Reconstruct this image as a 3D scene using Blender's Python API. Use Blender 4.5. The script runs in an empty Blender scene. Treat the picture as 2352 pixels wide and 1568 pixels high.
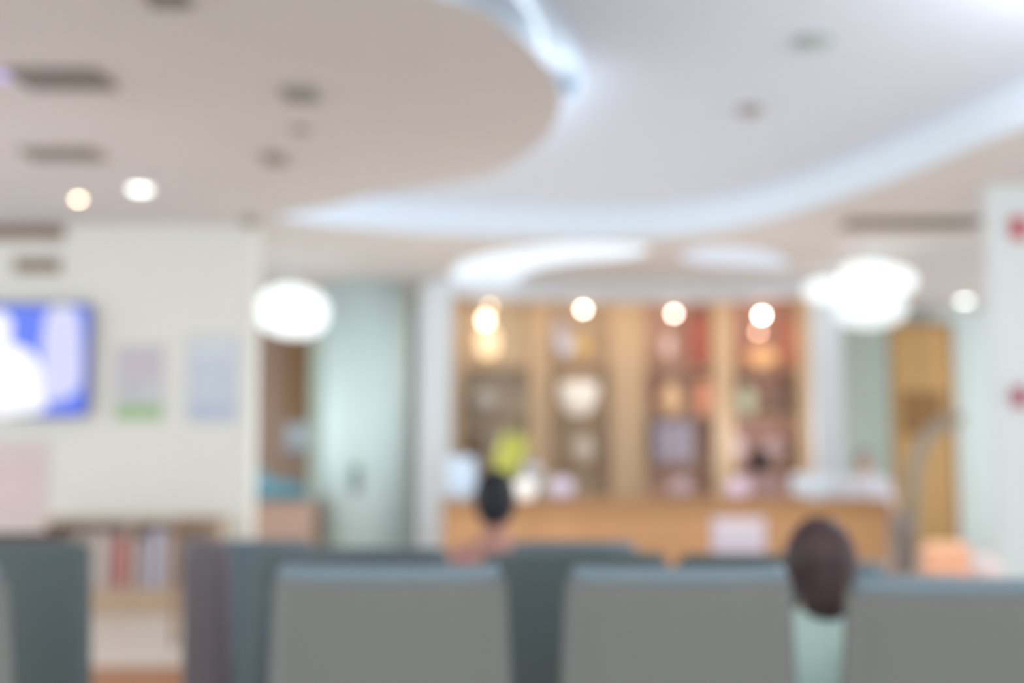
import bpy, bmesh, math, random
from mathutils import Vector, Matrix
from mathutils.geometry import tessellate_polygon
random.seed(4)
SC = bpy.context.scene
COL = SC.collection
PI = math.pi

# ------------------------------------------------------------------ camera
F = 2833.0
CAMZ = 1.28
TH = math.atan2(1046 - 784, F)
ct, st = math.cos(TH), math.sin(TH)
def ray(px, py):
    u = (px - 1176) / F; v = (784 - py) / F
    return Vector((u, ct - v * st, st + v * ct))
def P(px, py, Y):
    r = ray(px, py); t = Y / r.y
    return Vector((r.x * t, Y, CAMZ + r.z * t))
def PZ(px, py, z):
    r = ray(px, py); t = (z - CAMZ) / r.z
    return Vector((r.x * t, r.y * t, z))
cam_d = bpy.data.cameras.new('camera'); cam = bpy.data.objects.new('camera', cam_d); COL.objects.link(cam)
cam_d.sensor_width = 36; cam_d.lens = F * 36 / 2352
cam.location = (0, 0, CAMZ); cam.rotation_euler = (PI / 2 + TH, 0, 0)
cam_d.clip_start = 0.05
cam_d.dof.use_dof = True
cam_d.dof.focus_distance = 0.8
cam_d.dof.aperture_fstop = 2.6
SC.camera = cam
SC.view_settings.view_transform = 'Standard'
SC.view_settings.look = 'None'
SC.view_settings.exposure = -0.13
SC.cycles.use_adaptive_sampling = True
SC.cycles.adaptive_threshold = 0.04
SC.cycles.adaptive_min_samples = 16
SC.cycles.max_bounces = 5
SC.cycles.diffuse_bounces = 4
SC.cycles.sample_clamp_indirect = 4

# ------------------------------------------------------------------ materials
def lin(c):
    return tuple((x / 255 / 12.92 if x / 255 <= 0.04045 else ((x / 255 + 0.055) / 1.055) ** 2.4) for x in c)
MC = {}
def mat(name, rgb, rough=0.6, metal=0.0, var=0.06, scale=6.0, emit=0, wood=False):
    if name in MC: return MC[name]
    m = bpy.data.materials.new(name); m.use_nodes = True
    n = m.node_tree.nodes; l = m.node_tree.links
    b = n['Principled BSDF']; b.inputs['Roughness'].default_value = rough; b.inputs['Metallic'].default_value = metal
    c = lin(rgb)
    tc = n.new('ShaderNodeTexCoord'); mp = n.new('ShaderNodeMapping')
    mp.inputs['Scale'].default_value = (scale, scale, scale * (0.08 if wood else 1))
    l.new(tc.outputs['Object'], mp.inputs['Vector'])
    nz = n.new('ShaderNodeTexNoise'); nz.inputs['Scale'].default_value = 2.0; nz.inputs['Detail'].default_value = 4
    l.new(mp.outputs['Vector'], nz.inputs['Vector'])
    r = n.new('ShaderNodeValToRGB')
    r.color_ramp.elements[0].position = 0.3; r.color_ramp.elements[1].position = 0.7
    r.color_ramp.elements[0].color = tuple(x * (1 - var) for x in c) + (1,)
    r.color_ramp.elements[1].color = tuple(min(1, x * (1 + var)) for x in c) + (1,)
    l.new(nz.outputs['Fac'], r.inputs['Fac'])
    l.new(r.outputs['Color'], b.inputs['Base Color'])
    if emit:  # faint glow on things that are no lamps, lifts their brightness
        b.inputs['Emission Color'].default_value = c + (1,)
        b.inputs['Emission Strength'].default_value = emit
    MC[name] = m
    return m
def glow(name, rgb, s):
    if name in MC: return MC[name]
    m = bpy.data.materials.new(name); m.use_nodes = True
    n = m.node_tree.nodes; n.clear()
    o = n.new('ShaderNodeOutputMaterial'); e = n.new('ShaderNodeEmission')
    e.inputs['Color'].default_value = lin(rgb) + (1,); e.inputs['Strength'].default_value = s
    m.node_tree.links.new(e.outputs[0], o.inputs[0]); MC[name] = m
    return m

# ------------------------------------------------------------------ helpers
def tag(o, label=None, cat=None, group=None, kind=None):
    if label: o['label'] = label
    if cat: o['category'] = cat
    if group: o['group'] = group
    if kind: o['kind'] = kind
    return o
def empty(name, loc, label, cat, rz=0, group=None):
    o = bpy.data.objects.new(name, None); COL.objects.link(o)
    o.location = loc; o.rotation_euler = (0, 0, rz); o.empty_display_size = 0.1
    return tag(o, label, cat, group)
def obj(name, bm, m, parent=None, smooth=False, bevel=0.0, loc=None):
    me = bpy.data.meshes.new(name)
    bmesh.ops.recalc_face_normals(bm, faces=bm.faces[:])
    bm.to_mesh(me); bm.free()
    if isinstance(m, (list, tuple)):
        for x in m: me.materials.append(x)
    else: me.materials.append(m)
    if smooth:
        for p in me.polygons: p.use_smooth = True
    o = bpy.data.objects.new(name, me); COL.objects.link(o)
    if parent: o.parent = parent
    if loc is not None: o.location = loc
    if bevel:
        md = o.modifiers.new('edge', 'BEVEL'); md.width = bevel; md.segments = 3; md.limit_method = 'ANGLE'
    return o
def box(bm, x0, x1, y0, y1, z0, z1, mi=0, M=None):
    vs = [bm.verts.new(Vector((x, y, z)) if M is None else M @ Vector((x, y, z))) for x in (x0, x1) for y in (y0, y1) for z in (z0, z1)]
    for f in ((0, 1, 3, 2), (4, 6, 7, 5), (0, 4, 5, 1), (2, 3, 7, 6), (0, 2, 6, 4), (1, 5, 7, 3)):
        fc = bm.faces.new([vs[i] for i in f]); fc.material_index = mi
    return bm
def B(x0, x1, y0, y1, z0, z1): return box(bmesh.new(), min(x0, x1), max(x0, x1), min(y0, y1), max(y0, y1), min(z0, z1), max(z0, z1))
def lathe(bm, prof, n=24, c=(0, 0, 0), sx=1, sy=1, mi=0):
    rings = []
    for r, z in prof:
        if r <= 1e-6: rings.append([bm.verts.new((c[0], c[1], c[2] + z))])
        else: rings.append([bm.verts.new((c[0] + sx * r * math.cos(2 * PI * i / n), c[1] + sy * r * math.sin(2 * PI * i / n), c[2] + z)) for i in range(n)])
    for a, b in zip(rings[:-1], rings[1:]):
        for i in range(n):
            j = (i + 1) % n
            if len(a) == 1 and len(b) == 1: continue
            if len(a) == 1: f = bm.faces.new((a[0], b[i], b[j]))
            elif len(b) == 1: f = bm.faces.new((a[i], a[j], b[0]))
            else: f = bm.faces.new((a[i], a[j], b[j], b[i]))
            f.material_index = mi
    for rg in (rings[0], rings[-1]):
        if len(rg) > 1:
            f = bm.faces.new(rg); f.material_index = mi
    return bm
def L(prof, **k): return lathe(bmesh.new(), prof, **k)
def tube(bm, pts, r, n=10, mi=0):
    pts = [Vector(p) for p in pts]; rings = []; a = None
    for i, p in enumerate(pts):
        d = (pts[min(i + 1, len(pts) - 1)] - pts[max(i - 1, 0)]).normalized()
        up = Vector((0, 0, 1)) if abs(d.z) < 0.9 else Vector((1, 0, 0))
        a = d.cross(up).normalized() if a is None else (a - d * a.dot(d)).normalized()
        b = d.cross(a).normalized()
        rr = r[i] if isinstance(r, (list, tuple)) else r
        rings.append([bm.verts.new(p + rr * (a * math.cos(2 * PI * k / n) + b * math.sin(2 * PI * k / n))) for k in range(n)])
    for A, Bq in zip(rings[:-1], rings[1:]):
        for k in range(n):
            j = (k + 1) % n; bm.faces.new((A[k], A[j], Bq[j], Bq[k])).material_index = mi
    bm.faces.new(rings[0]); bm.faces.new(rings[-1])
    return bm
def ball(bm, c, rx, ry=None, rz=None, seg=20, rings=12, M=None):
    ry = ry or rx; rz = rz or rx
    T = Matrix.Translation(c) @ (M or Matrix()) @ Matrix.Diagonal((rx, ry, rz, 1))
    bmesh.ops.create_uvsphere(bm, u_segments=seg, v_segments=rings, radius=1, matrix=T)
    return bm
def prism(poly, y0, y1, bm=None, mi=0):
    """polygon in x,z extruded along y"""
    bm = bm or bmesh.new()
    a = [bm.verts.new((x, y0, z)) for x, z in poly]; b = [bm.verts.new((x, y1, z)) for x, z in poly]
    bm.faces.new(a).material_index = mi; bm.faces.new(b[::-1]).material_index = mi
    for i in range(len(poly)):
        j = (i + 1) % len(poly); bm.faces.new((a[i], a[j], b[j], b[i])).material_index = mi
    return bm
def rrect(x0, x1, z0, z1, r, n=5):
    pts = []
    for cx, cz, a0 in ((x1 - r, z1 - r, 0), (x0 + r, z1 - r, 90), (x0 + r, z0 + r, 180), (x1 - r, z0 + r, 270)):
        for k in range(n + 1):
            a = math.radians(a0 + 90 * k / n); pts.append((cx + r * math.cos(a), cz + r * math.sin(a)))
    return pts
def struct(name, bm, m, **k): return tag(obj(name, bm, m, **k), kind='structure')
def smooth_pts(pts, closed=False, n=5):
    out = []; N = len(pts)
    for i in range(N if closed else N - 1):
        p0 = pts[(i - 1) % N] if closed or i > 0 else pts[0]; p1 = pts[i]; p2 = pts[(i + 1) % N]
        p3 = pts[(i + 2) % N] if closed or i + 2 < N else pts[-1]
        for k in range(n):
            t = k / n
            out.append(0.5 * ((2 * p1) + (p2 - p0) * t + (2 * p0 - 5 * p1 + 4 * p2 - p3) * t * t + (3 * p1 - p0 - 3 * p2 + p3) * t ** 3))
    if not closed: out.append(pts[-1].copy())
    return out

ZC = 3.30; ZT = 3.58; ZTR = 3.69
white_wall = mat('wall_paint', (234, 236, 230), 0.8, var=0.015)
warm_ceil = mat('ceiling_paint_warm', (214, 208, 206), 0.9, var=0.02, scale=0.6)
tray_paint = mat('ceiling_paint_cool', (216, 224, 236), 0.9, var=0.01)
fascia_paint = mat('fascia_paint', (228, 238, 246), 0.7, var=0.01)
green_white = mat('column_paint', (222, 244, 246), 0.6, var=0.01)

# ------------------------------------------------------------------ room
struct('floor', B(-8, 8, -4, 20, -0.1, 0), mat('floor_vinyl', (226, 216, 204), 0.35, var=0.03, scale=0.8))
tb = P(300, 1535, 7)  # wood inlay band across the floor
d_in = PZ(300, 1531, 0).y; d_out = PZ(300, 1600, 0).y
struct('trim_1', B(-6, 6, d_out, d_in, 0.0, 0.006), mat('floor_inlay', (176, 120, 80), 0.5, wood=True))

disc = [(1038, 0), (1146, 50), (1230, 118), (1278, 185), (1291, 232), (1272, 290), (1222, 345), (1130, 398), (1000, 425), (860, 448), (740, 478)]
rim = [(640, 498), (730, 512), (850, 524), (1000, 535), (1250, 545), (1450, 545), (1600, 535), (1750, 508), (1900, 463), (2100, 392), (2352, 290)]
dw = [PZ(x, y, ZC) for x, y in disc]; rw = [PZ(x, y, ZC) for x, y in rim]
near = [Vector((-2.6, 3.6, ZC)), Vector((-1.5, 4.3, ZC))]
far = [Vector((3.75, 6.6, ZC)), Vector((3.9, 5.2, ZC)), Vector((3.2, 3.8, ZC)), Vector((1.6, 3.0, ZC)), Vector((-0.8, 2.9, ZC))]
hole = smooth_pts(near + dw + rw + far, closed=True, n=4)
nd = (2 + len(dw)) * 4 - 2
outer = [Vector((-8, -4, ZC)), Vector((8, -4, ZC)), Vector((8, 20, ZC)), Vector((-8, 20, ZC))]
def plate(bm, outer, holes, z, mi=0):
    tri = tessellate_polygon([outer] + holes)
    allp = outer[:]
    for h in holes: allp += h
    vs = [bm.verts.new((p.x, p.y, z)) for p in allp]
    for t in tri:
        try: bm.faces.new([vs[i] for i in t]).material_index = mi
        except ValueError: pass
bm = bmesh.new(); plate(bm, outer, [hole], ZC)
struct('ceiling', bm, warm_ceil)
# fascia of the raised tray (far and right side only: the disc side stays open for the cove light)
bm = bmesh.new()
fp = hole[nd:] + hole[:3]
lo = [bm.verts.new((p.x, p.y, ZC - 0.003)) for p in fp]; hi = [bm.verts.new((p.x, p.y, ZT)) for p in fp]
for i in range(len(fp) - 1): bm.faces.new((lo[i], lo[i + 1], hi[i + 1], hi[i]))
struct('ceiling_fascia', bm, fascia_paint)
# tray ceiling with the crescent trough beside the disc
Bc = [PZ(x, y, ZT) for x, y in ((1150, -120), (1228, -40), (1282, 30), (1318, 95), (1334, 155), (1334, 200), (1312, 230))]
cres_in = [Vector((0.06, 7.2, ZT)), Vector((-0.25, 6.3, ZT)), Vector((-0.75, 5.2, ZT)), Vector((-1.2, 4.2, ZT))]
cres = smooth_pts(Bc, n=4) + cres_in
t_outer = [Vector((-5, 2, ZT)), Vector((6, 2, ZT)), Vector((6, 13, ZT)), Vector((-5, 13, ZT))]
bm = bmesh.new(); plate(bm, t_outer, [cres], ZT)
struct('ceiling_tray', bm, tray_paint)
bm = bmesh.new()
lo = [bm.verts.new((p.x, p.y, ZT)) for p in cres]; hi = [bm.verts.new((p.x, p.y, ZTR)) for p in cres]
for i in range(len(cres)):
    j = (i + 1) % len(cres); bm.faces.new((lo[i], lo[j], hi[j], hi[i]))
bm.faces.new(hi)
struct('ceiling_trough', bm, fascia_paint)

yTV = 10.7
x_tv_r = P(580, 800, yTV).x
struct('wall_left', B(-8, x_tv_r, yTV, yTV + 0.25, 0, ZC), white_wall)
struct('wall_right', B(P(2282, 800, 9.1).x, 8, 9.1, 9.22, 0, ZC), mat('right_wall_paint', (216, 224, 224), 0.7, var=0.01))
struct('wall_back', B(-8, 8, 17.2, 17.4, 0, ZC), mat('back_wall_paint', (222, 236, 236), 0.8, var=0.02))
struct('baseboard_left', B(-8, x_tv_r, yTV - 0.015, yTV, 0, 0.1), mat('baseboard_wood', (180, 150, 120), 0.5, wood=True))
# recess wall beside the door, grey green with its shadow put into the colour
g0 = P(1935, 800, 16.6); g1 = P(2040, 800, 16.6)
struct('wall_recess', B(g0.x, g1.x, 16.6, 16.75, 0, ZC), mat('recess_shade', (182, 198, 190), 0.8))
# right door, tall wood leaf
door_wood = mat('door_wood', (206, 164, 104), 0.45, var=0.12, wood=True)
dl = P(2046, 748, 16.9); dr = P(2182, 748, 16.9)
d = struct('door_1', B(dl.x, dr.x, 16.9, 16.96, 0, dl.z), door_wood, bevel=0.01)
bm = B(dl.x - .03, dl.x, 16.87, 17.2, 0, dl.z + .05); box(bm, dr.x, dr.x + .03, 16.87, 17.2, 0, dl.z + .05); box(bm, dl.x - .03, dr.x + .03, 16.87, 17.2, dl.z, dl.z + .05)
obj('door_frame', bm, mat('door_frame_wood', (176, 140, 92), 0.5, wood=True), d)
obj('door_panel', B(dl.x + .12, dr.x - .12, 16.885, 16.9, 1.55, 2.15), mat('door_inset', (150, 110, 62), 0.5), d, bevel=.01)
bm = bmesh.new(); tube(bm, [(dl.x + .08, 16.9, 1.05), (dl.x + .08, 16.84, 1.05), (dl.x + .22, 16.84, 1.05)], .012)
obj('door_handle', bm, mat('steel', (170, 172, 172), 0.3, 0.9), d)

# wood paneled far opening on the left
pl = P(560, 800, 15.6); pr = P(716, 800, 15.6)
panel = struct('wall_panelling', B(pl.x, pr.x, 15.6, 15.7, 0, ZC), mat('brown_panel', (150, 124, 108), 0.5, var=0.12, scale=2, wood=True))
obj('wall_panel_strip', B(P(655, 800, 15.58).x, P(705, 800, 15.58).x, 15.56, 15.6, 1.5, ZC - .5), mat('brown_panel_dark', (140, 104, 70), 0.5, var=.1, wood=True), panel)
struct('wall_stub', B(pr.x, P(760, 800, 15.6).x, 15.5, 15.75, 0, ZC), mat('stub_paint', (206, 222, 210), 0.8))

# round column
cc = P(842, 800, 14.6)
struct('pillar_round', L([(0, 0), (.50, 0), (.50, ZC), (0, ZC)], n=48, c=(cc.x, 14.6, 0)), green_white, smooth=False)
for p in bpy.data.objects['pillar_round'].data.polygons: p.use_smooth = abs(p.normal.z) < .5
# portal around the reception
pj = mat('portal_paint', (222, 228, 234), 0.6, var=0.01)
YJ = 13.9
def jamb(name, x0, x1):
    a = P(x0, 800, YJ).x; b = P(x1, 800, YJ).x
    r = .2 if name == 'pillar_left' else .03
    poly = [(a, 0), (b, 0), (b, ZC)] + [(a + r - r * math.sin(t * PI / 10), ZC - r + r * math.cos(t * PI / 10)) for t in range(6)]
    struct(name, prism(poly, YJ, YJ + (.14 if name == 'pillar_right' else .4)), pj, bevel=.02)
jamb('pillar_left', 962, 1034); jamb('pillar_right', 1868, 1934)
hz = P(1400, 682, YJ + .3).z
def arch_poly():
    a = P(1034, 800, YJ).x; b = P(1868, 800, YJ).x
    pts = [(a, ZC), (b, ZC)]
    N = 16
    for i in range(N + 1):
        t = i / N; x = b + (a - b) * t
        pts.append((x, P(1400, 684, YJ).z + 0.06 * (abs(2 * t - 1) ** 3)))
    return pts
struct('wall_header', prism(arch_poly(), YJ + .1, YJ + .45), mat('header_paint', (212, 214, 218), .6, var=.01))
# lintel across above left wood opening to round column
# ------------------------------------------------------------------ ceiling ring recess above reception (cove lights)
def ceil_poly(pts, z): return [PZ(x, y, z) for x, y in pts]
def cove(name, pix, m, label, z=ZC - .012):
    pts = smooth_pts(ceil_poly(pix, z), closed=True, n=4)
    zc = z
    root = empty(name, (sum(p.x for p in pts) / len(pts), sum(p.y for p in pts) / len(pts), zc), label, 'ceiling light', group=None)
    o = root.location
    bm = bmesh.new()
    a = [bm.verts.new(p - o) for p in pts]; b = [bm.verts.new(p - o + Vector((0, 0, .01))) for p in pts]
    bm.faces.new(a); bm.faces.new(b)
    for i in range(len(pts)):
        j = (i + 1) % len(pts); bm.faces.new((a[i], a[j], b[j], b[i]))
    obj('diffuser', bm, m, root)
    return root
cove('cove_light', [(1040, 640), (1050, 612), (1110, 588), (1210, 572), (1320, 562), (1440, 564), (1490, 574), (1440, 590), (1310, 602), (1220, 620), (1185, 640), (1110, 648)],
     glow('cove_white', (236, 246, 255), 1.4), 'bright white curved cove light in the ceiling above the left end of the reception')
cove('cove_light', [(1560, 592), (1610, 570), (1700, 568), (1780, 586), (1812, 612), (1720, 612), (1620, 606)],
     glow('cove_soft', (232, 238, 250), 1.05), 'soft pale cove light in the ceiling above the right end of the reception')

# glowing drum luminaires
def lens_lamp(name, px0, px1, py0, py1, Y, label, s, tilt=0, tilty=0):
    a = P(px0, (py0 + py1) / 2, Y); b = P(px1, (py0 + py1) / 2, Y)
    t = P((px0 + px1) / 2, py0, Y); u = P((px0 + px1) / 2, py1, Y)
    R = (b.x - a.x) / 2; H = (t.z - u.z)
    root = empty(name, ((a.x + b.x) / 2, Y, u.z), label, 'lamp')
    prof = []
    for k in range(13):
        th = -PI / 2 + PI * k / 12
        prof.append((max(0, R * abs(math.cos(th)) ** .9), H / 2 + H / 2 * math.copysign(abs(math.sin(th)) ** .8, math.sin(th))))
    prof[0] = (0, 0); prof[-1] = (0, H)
    o = obj('lamp_shade', L(prof, n=40, sy=.6), glow('lamp_glow_%s' % s, (248, 255, 255), s), root, smooth=True)
    o.rotation_euler = (0, tilty, 0)
    obj('canopy', L([(0, 0), (R * .3, 0), (R * .3, .03), (0, .03)], n=24, c=(0, 0, ZC - u.z - .03)), mat('lamp_metal', (220, 224, 224), .4), root)
    obj('stem', L([(0, 0), (.03, 0), (.03, max(.01, ZC - u.z - .02 - H * .9)), (0, max(.01, ZC - u.z - .02 - H * .9))], n=12, c=(0, 0, H * .9)), mat('lamp_metal', (220, 224, 224), .4), root)
    return root
lens_lamp('pendant_lamp', 584, 748, 656, 774, 12.6, 'large glowing oval pendant lamp left of the round white column', 1.7, tilty=.10)
lens_lamp('pendant_lamp', 1925, 2100, 604, 672, 12.0, 'glowing white drum pendant lamp, the upper right one beside the reception', 1.6, tilty=.12)
lens_lamp('pendant_lamp', 1846, 1962, 640, 694, 13.4, 'glowing white drum pendant lamp directly in front of the right portal pillar', 1.5)
lens_lamp('pendant_lamp', 1920, 2085, 664, 752, 13.9, 'glowing white drum pendant lamp, the lowest of the cluster beside the tall wooden door', 1.3, tilty=-.06)

# ------------------------------------------------------------------ ceiling fixtures
def ceiling_box(name, x0, x1, y0, y1, z, m, label, cat, slats=0, group=None):
    a = PZ(x0, (y0 + y1) / 2, z); b = PZ(x1, (y0 + y1) / 2, z); n = PZ((x0 + x1) / 2, y0, z); f = PZ((x0 + x1) / 2, y1, z)
    c = Vector(((a.x + b.x) / 2, (n.y + f.y) / 2, z))
    w = (b.x - a.x) / 2; h = abs(f.y - n.y) / 2
    root = empty(name, c, label, cat, group=group)
    bm = B(-w, w, -h, h, -.025, 0)
    obj('housing', bm, m, root, bevel=.006)
    if slats:
        for k in range(slats):
            y = -h + (k + .5) * 2 * h / slats
            obj('slat', B(-w * .95, w * .95, y - h / slats * .3, y + h / slats * .3, -.034, -.025), mat('vent_slat', (138, 130, 122), .5), root)
    return root
vd = mat('vent_dark', (140, 132, 126), .6); vm = mat('vent_mid', (156, 148, 138), .6); vg = mat('speaker_grey', (158, 158, 148), .6)
ceiling_box('ceiling_vent', 42, 248, 155, 200, ZC, vd, 'long dark slatted vent in the upper left ceiling, the nearest of the two long ones', 'vent', 3)
ceiling_box('ceiling_vent', 60, 230, 338, 362, ZC, vm, 'long grey slatted vent in the ceiling above the television, behind the darker long vent', 'vent', 3)
ceiling_box('ceiling_vent', 340, 435, -20, 10, ZC, vd, 'grey vent cut by the top edge of the photo', 'vent', 2)
def round_fix(name, px, py, z, r, m, label, cat, drop=.03, grp=None):
    c = PZ(px, py, z)
    root = empty(name, c, label, cat, group=grp)
    obj('base', L([(0, 0), (r, 0), (r, -.012), (r * .9, -drop * .6), (0, -drop * .6)], n=28), m, root)
    obj('cap', L([(0, -drop * .6), (r * .6, -drop * .6), (r * .5, -drop), (0, -drop)], n=28), m, root)
    return root
sp = ceiling_box('ceiling_speaker', 650, 728, 198, 228, ZC, vg, 'grey square speaker in the middle of the left ceiling', 'speaker', 2)
round_fix('smoke_detector', 690, 295, ZC, .06, vm, 'small round detector between the grey speaker and the row of small ceiling fixtures', 'smoke detector')
ceiling_box('ceiling_hatch', 605, 655, 350, 372, ZC, vm, 'small grey square fitting in the left ceiling below the round detector', 'ceiling hatch', 1)
round_fix('smoke_detector', 575, 503, ZC, .08, vm, 'grey detector at the ceiling above the corner of the television wall', 'smoke detector', .07)
round_fix('smoke_detector', 1722, 248, ZT, .085, vm, 'small grey round detector in the middle of the raised right ceiling', 'smoke detector', .05)
round_fix('ceiling_speaker', 1868, 92, ZT, .11, mat('detector_teal', (165, 178, 174), .6), 'pale grey round speaker near the top of the raised right ceiling', 'speaker', .04)
ceiling_box('ceiling_vent', 1940, 2245, 502, 520, ZC, mat('vent_olive', (118, 108, 88), .6), 'long dark linear vent in the ceiling beside the right wall', 'vent', 2)
# wall grilles top left
for (x0, x1, y0, y1, c, lb) in ((-120, 150, 520, 552, (172, 150, 134), 'long brown wall grille high above the television'), (32, 140, 592, 628, (180, 164, 150), 'small taupe wall grille just under the long brown grille')):
    a = P(x0, y1, yTV); b = P(x1, y0, yTV)
    r_ = empty('wall_vent', ((a.x + b.x) / 2, yTV, a.z), lb, 'vent')
    w = (b.x - a.x) / 2; h = b.z - a.z
    obj('frame', B(-w, w, -.02, 0, 0, h), mat('grille%d' % x1, c, .6), r_)
    for k in range(4): obj('slat', B(-w * .95, w * .95, -.032, -.02, h * (k + .2) / 4, h * (k + .7) / 4), mat('grille_sl%d' % x1, tuple(v * .85 for v in c), .6), r_)

def downlight(px, py, z, r, m, label, grp=None, ring=True):
    c = PZ(px, py, z)
    root = empty('downlight', c, label, 'ceiling light', group=grp)
    obj('trim_ring', L([(r, 0), (r * 1.12, 0), (r * 1.12, -.012), (r, -.014)], n=32), mat('ring_white', (225, 225, 222), .5), root)
    obj('lens', L([(0, -.004), (r, -.004), (r * .6, -.03), (0, -.034)], n=32), m, root, smooth=True)
    return root
downlight(322, 430, ZC, .095, glow('cool_down', (250, 255, 250), 5.5), 'bright white downlight in the ceiling above the posters on the television wall')
downlight(180, 452, ZC, .034, glow('warm_down', (255, 225, 190), 17), 'small warm downlight in the ceiling above the television')
downlight(2215, 688, ZC, .10, glow('cool_down2', (244, 255, 250), 8), 'white downlight in the far ceiling above the tall wooden door')
r_ = empty('ceiling_lamp', PZ(2, 170, ZC), 'small violet lamp at the left end of the nearest long dark ceiling vent', 'lamp')
obj('lens', L([(0, 0), (.05, 0), (.045, -.02), (0, -.03)], n=20), glow('violet', (205, 190, 255), 1.4), r_, smooth=True)
obj('collar', L([(.05, 0), (.06, 0), (.06, -.008), (.05, -.008)], n=20), vm, r_)

# ------------------------------------------------------------------ television wall
a = P(-210, 957, yTV - .1); b = P(208, 697, yTV - .1)
tv = empty('television', ((a.x + b.x) / 2, yTV - .1, a.z), 'wide wall television showing a blue and white picture, beside the posters', 'television')
w = (b.x - a.x) / 2; h = b.z - a.z
obj('bezel', prism(rrect(-w, w, 0, h, .05), 0, .05), mat('tv_bezel', (70, 80, 130), .4), tv, bevel=.006)
obj('wall_bracket', B(-.2, .2, .05, .1, h * .3, h * .7), mat('bracket', (60, 60, 62), .5), tv)
def tvp(px, py): q = P(px, py, yTV - .1); return (q.x - tv.location.x, q.z - tv.location.z)
scr = prism(rrect(-w + .02, w - .02, .02, h - .02, .04), -.004, 0)
o = obj('screen', scr, glow('tv_blue', (118, 142, 252), 1.1), tv)
def blob(name, pix, m, dy):
    pts = [Vector((*tvp(*p), 0)) for p in pix]; s = smooth_pts(pts, closed=True, n=4)
    obj(name, prism([(v.x, v.y) for v in s], -dy, -.004), m, o)
tvw = glow('tv_white', (250, 250, 255), 1.25); tvl = glow('tv_lilac', (222, 224, 255), 1.1)
blob('picture_figure', [(-80, 945), (-80, 790), (-45, 770), (-40, 725), (0, 715), (28, 740), (26, 785), (70, 805), (95, 850), (100, 900), (92, 945)], tvw, .006)
blob('picture_highlight', [(100, 905), (98, 780), (112, 712), (150, 702), (180, 720), (188, 800), (186, 880), (165, 905), (130, 920)], tvl, .008)
def poster(name, x0, x1, y0, y1, base, bands, label, Y=yTV, cat='poster'):
    a = P(x0, y1, Y); b = P(x1, y0, Y)
    r = empty(name, ((a.x + b.x) / 2, Y, a.z), label, cat)
    w = (b.x - a.x) / 2; h = b.z - a.z
    o = obj('sheet', B(-w, w, -.012, 0, 0, h), mat('%s_%s' % (name, x0), base, .5, var=.03), r)
    for i, (u0, u1, v0, v1, c) in enumerate(bands):
        obj('printed_panel', B(-w + 2 * w * u0, -w + 2 * w * u1, -.015, -.012, h * v0, h * v1), mat('%s_%s_b%d' % (name, x0, i), c, .5, var=.05, scale=4), r)
    return r
poster('wall_poster', 262, 380, 792, 965, (208, 212, 216), [(.03, .97, .02, .2, (160, 200, 140)), (.1, .9, .55, .92, (206, 198, 210)), (.15, .6, .3, .5, (196, 200, 210))], 'pale lilac wall poster with a green band along its bottom')
poster('wall_poster', 428, 548, 775, 968, (204, 216, 230), [(.06, .94, .02, .2, (190, 202, 222)), (.1, .9, .78, .94, (222, 230, 236))], 'pale blue wall poster right of the one with the green band')
poster('wall_panel_board', -200, 115, 1010, 1215, (222, 210, 208), [(.1, .9, .2, .8, (224, 206, 206))], 'pale pink board on the wall below the television', cat='board')

# low shelf unit below, with brochures
Ys = 10.25
a = P(90, 1385, Ys); b = P(500, 1188, Ys)
sh = empty('low_cabinet', ((a.x + b.x) / 2, Ys, 0), 'low open wooden cabinet against the television wall at the end of the aisle', 'cabinet')
w = (b.x - a.x) / 2; H = b.z
sw = mat('cabinet_wood', (214, 198, 180), .5, wood=True, var=.06); swd = mat('cabinet_plinth', (192, 168, 144), .5, wood=True)
obj('top', B(-w, w, 0, .42, H - .035, H), sw, sh, bevel=.006)
obj('side_panel', B(-w, -w + .03, 0, .42, 0, H - .035), sw, sh); obj('side_panel', B(w - .03, w, 0, .42, 0, H - .035), sw, sh)
obj('back_panel', B(-w + .03, w - .03, .40, .42, 0, H - .035), mat('cabinet_back', (196, 184, 176), .6), sh)
obj('plinth', B(-w + .03, w - .03, .01, .4, 0, .2), swd, sh)
obj('divider', B(-.012, .012, .02, .4, .2, H - .035), sw, sh)
def booklet(px0, px1, pyt, pyb, c, label, grp, Y=Ys + .06, name='booklet'):
    a = P(px0, pyb, Y); b = P(px1, pyt, Y)
    z0 = .2 if name == 'booklet' else H
    r = empty(name, ((a.x + b.x) / 2, Y, z0), label, 'booklet', group=grp)
    w = (b.x - a.x) / 2; h = b.z - z0
    m = mat('bk_%d_%d' % (px0, pyt), c, .5, var=.05, scale=5)
    obj('cover', B(-w, w, 0, .006, 0, h), m, r); obj('pages', B(-w + .004, w - .004, .006, .05, .003, h - .006), mat('pages', (226, 220, 210), .8), r)
    obj('spine', B(-w - .004, -w, 0, .052, 0, h), m, r)
G = 'booklets standing in the low cabinet'
for (x0, x1, t, c, lb) in ((165, 205, 1235, (206, 196, 186), 'cream booklet at the left end inside the low cabinet'),
                           (212, 246, 1225, (200, 188, 182), 'beige booklet left of the pinkish booklet in the low cabinet'),
                           (250, 262, 1222, (210, 176, 172), 'narrow pinkish booklet left of the red one in the low cabinet'),
                           (264, 300, 1232, (184, 110, 108), 'dark red booklet standing in the low cabinet'),
                           (312, 336, 1240, (188, 178, 182), 'pale mauve booklet right of the red one'),
                           (341, 372, 1215, (186, 184, 204), 'lavender booklet near the middle of the low cabinet'),
                           (376, 396, 1222, (190, 176, 176), 'dusty pink booklet right of the lavender one')):
    booklet(x0, x1, t, 1345, c, lb, G)
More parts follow.
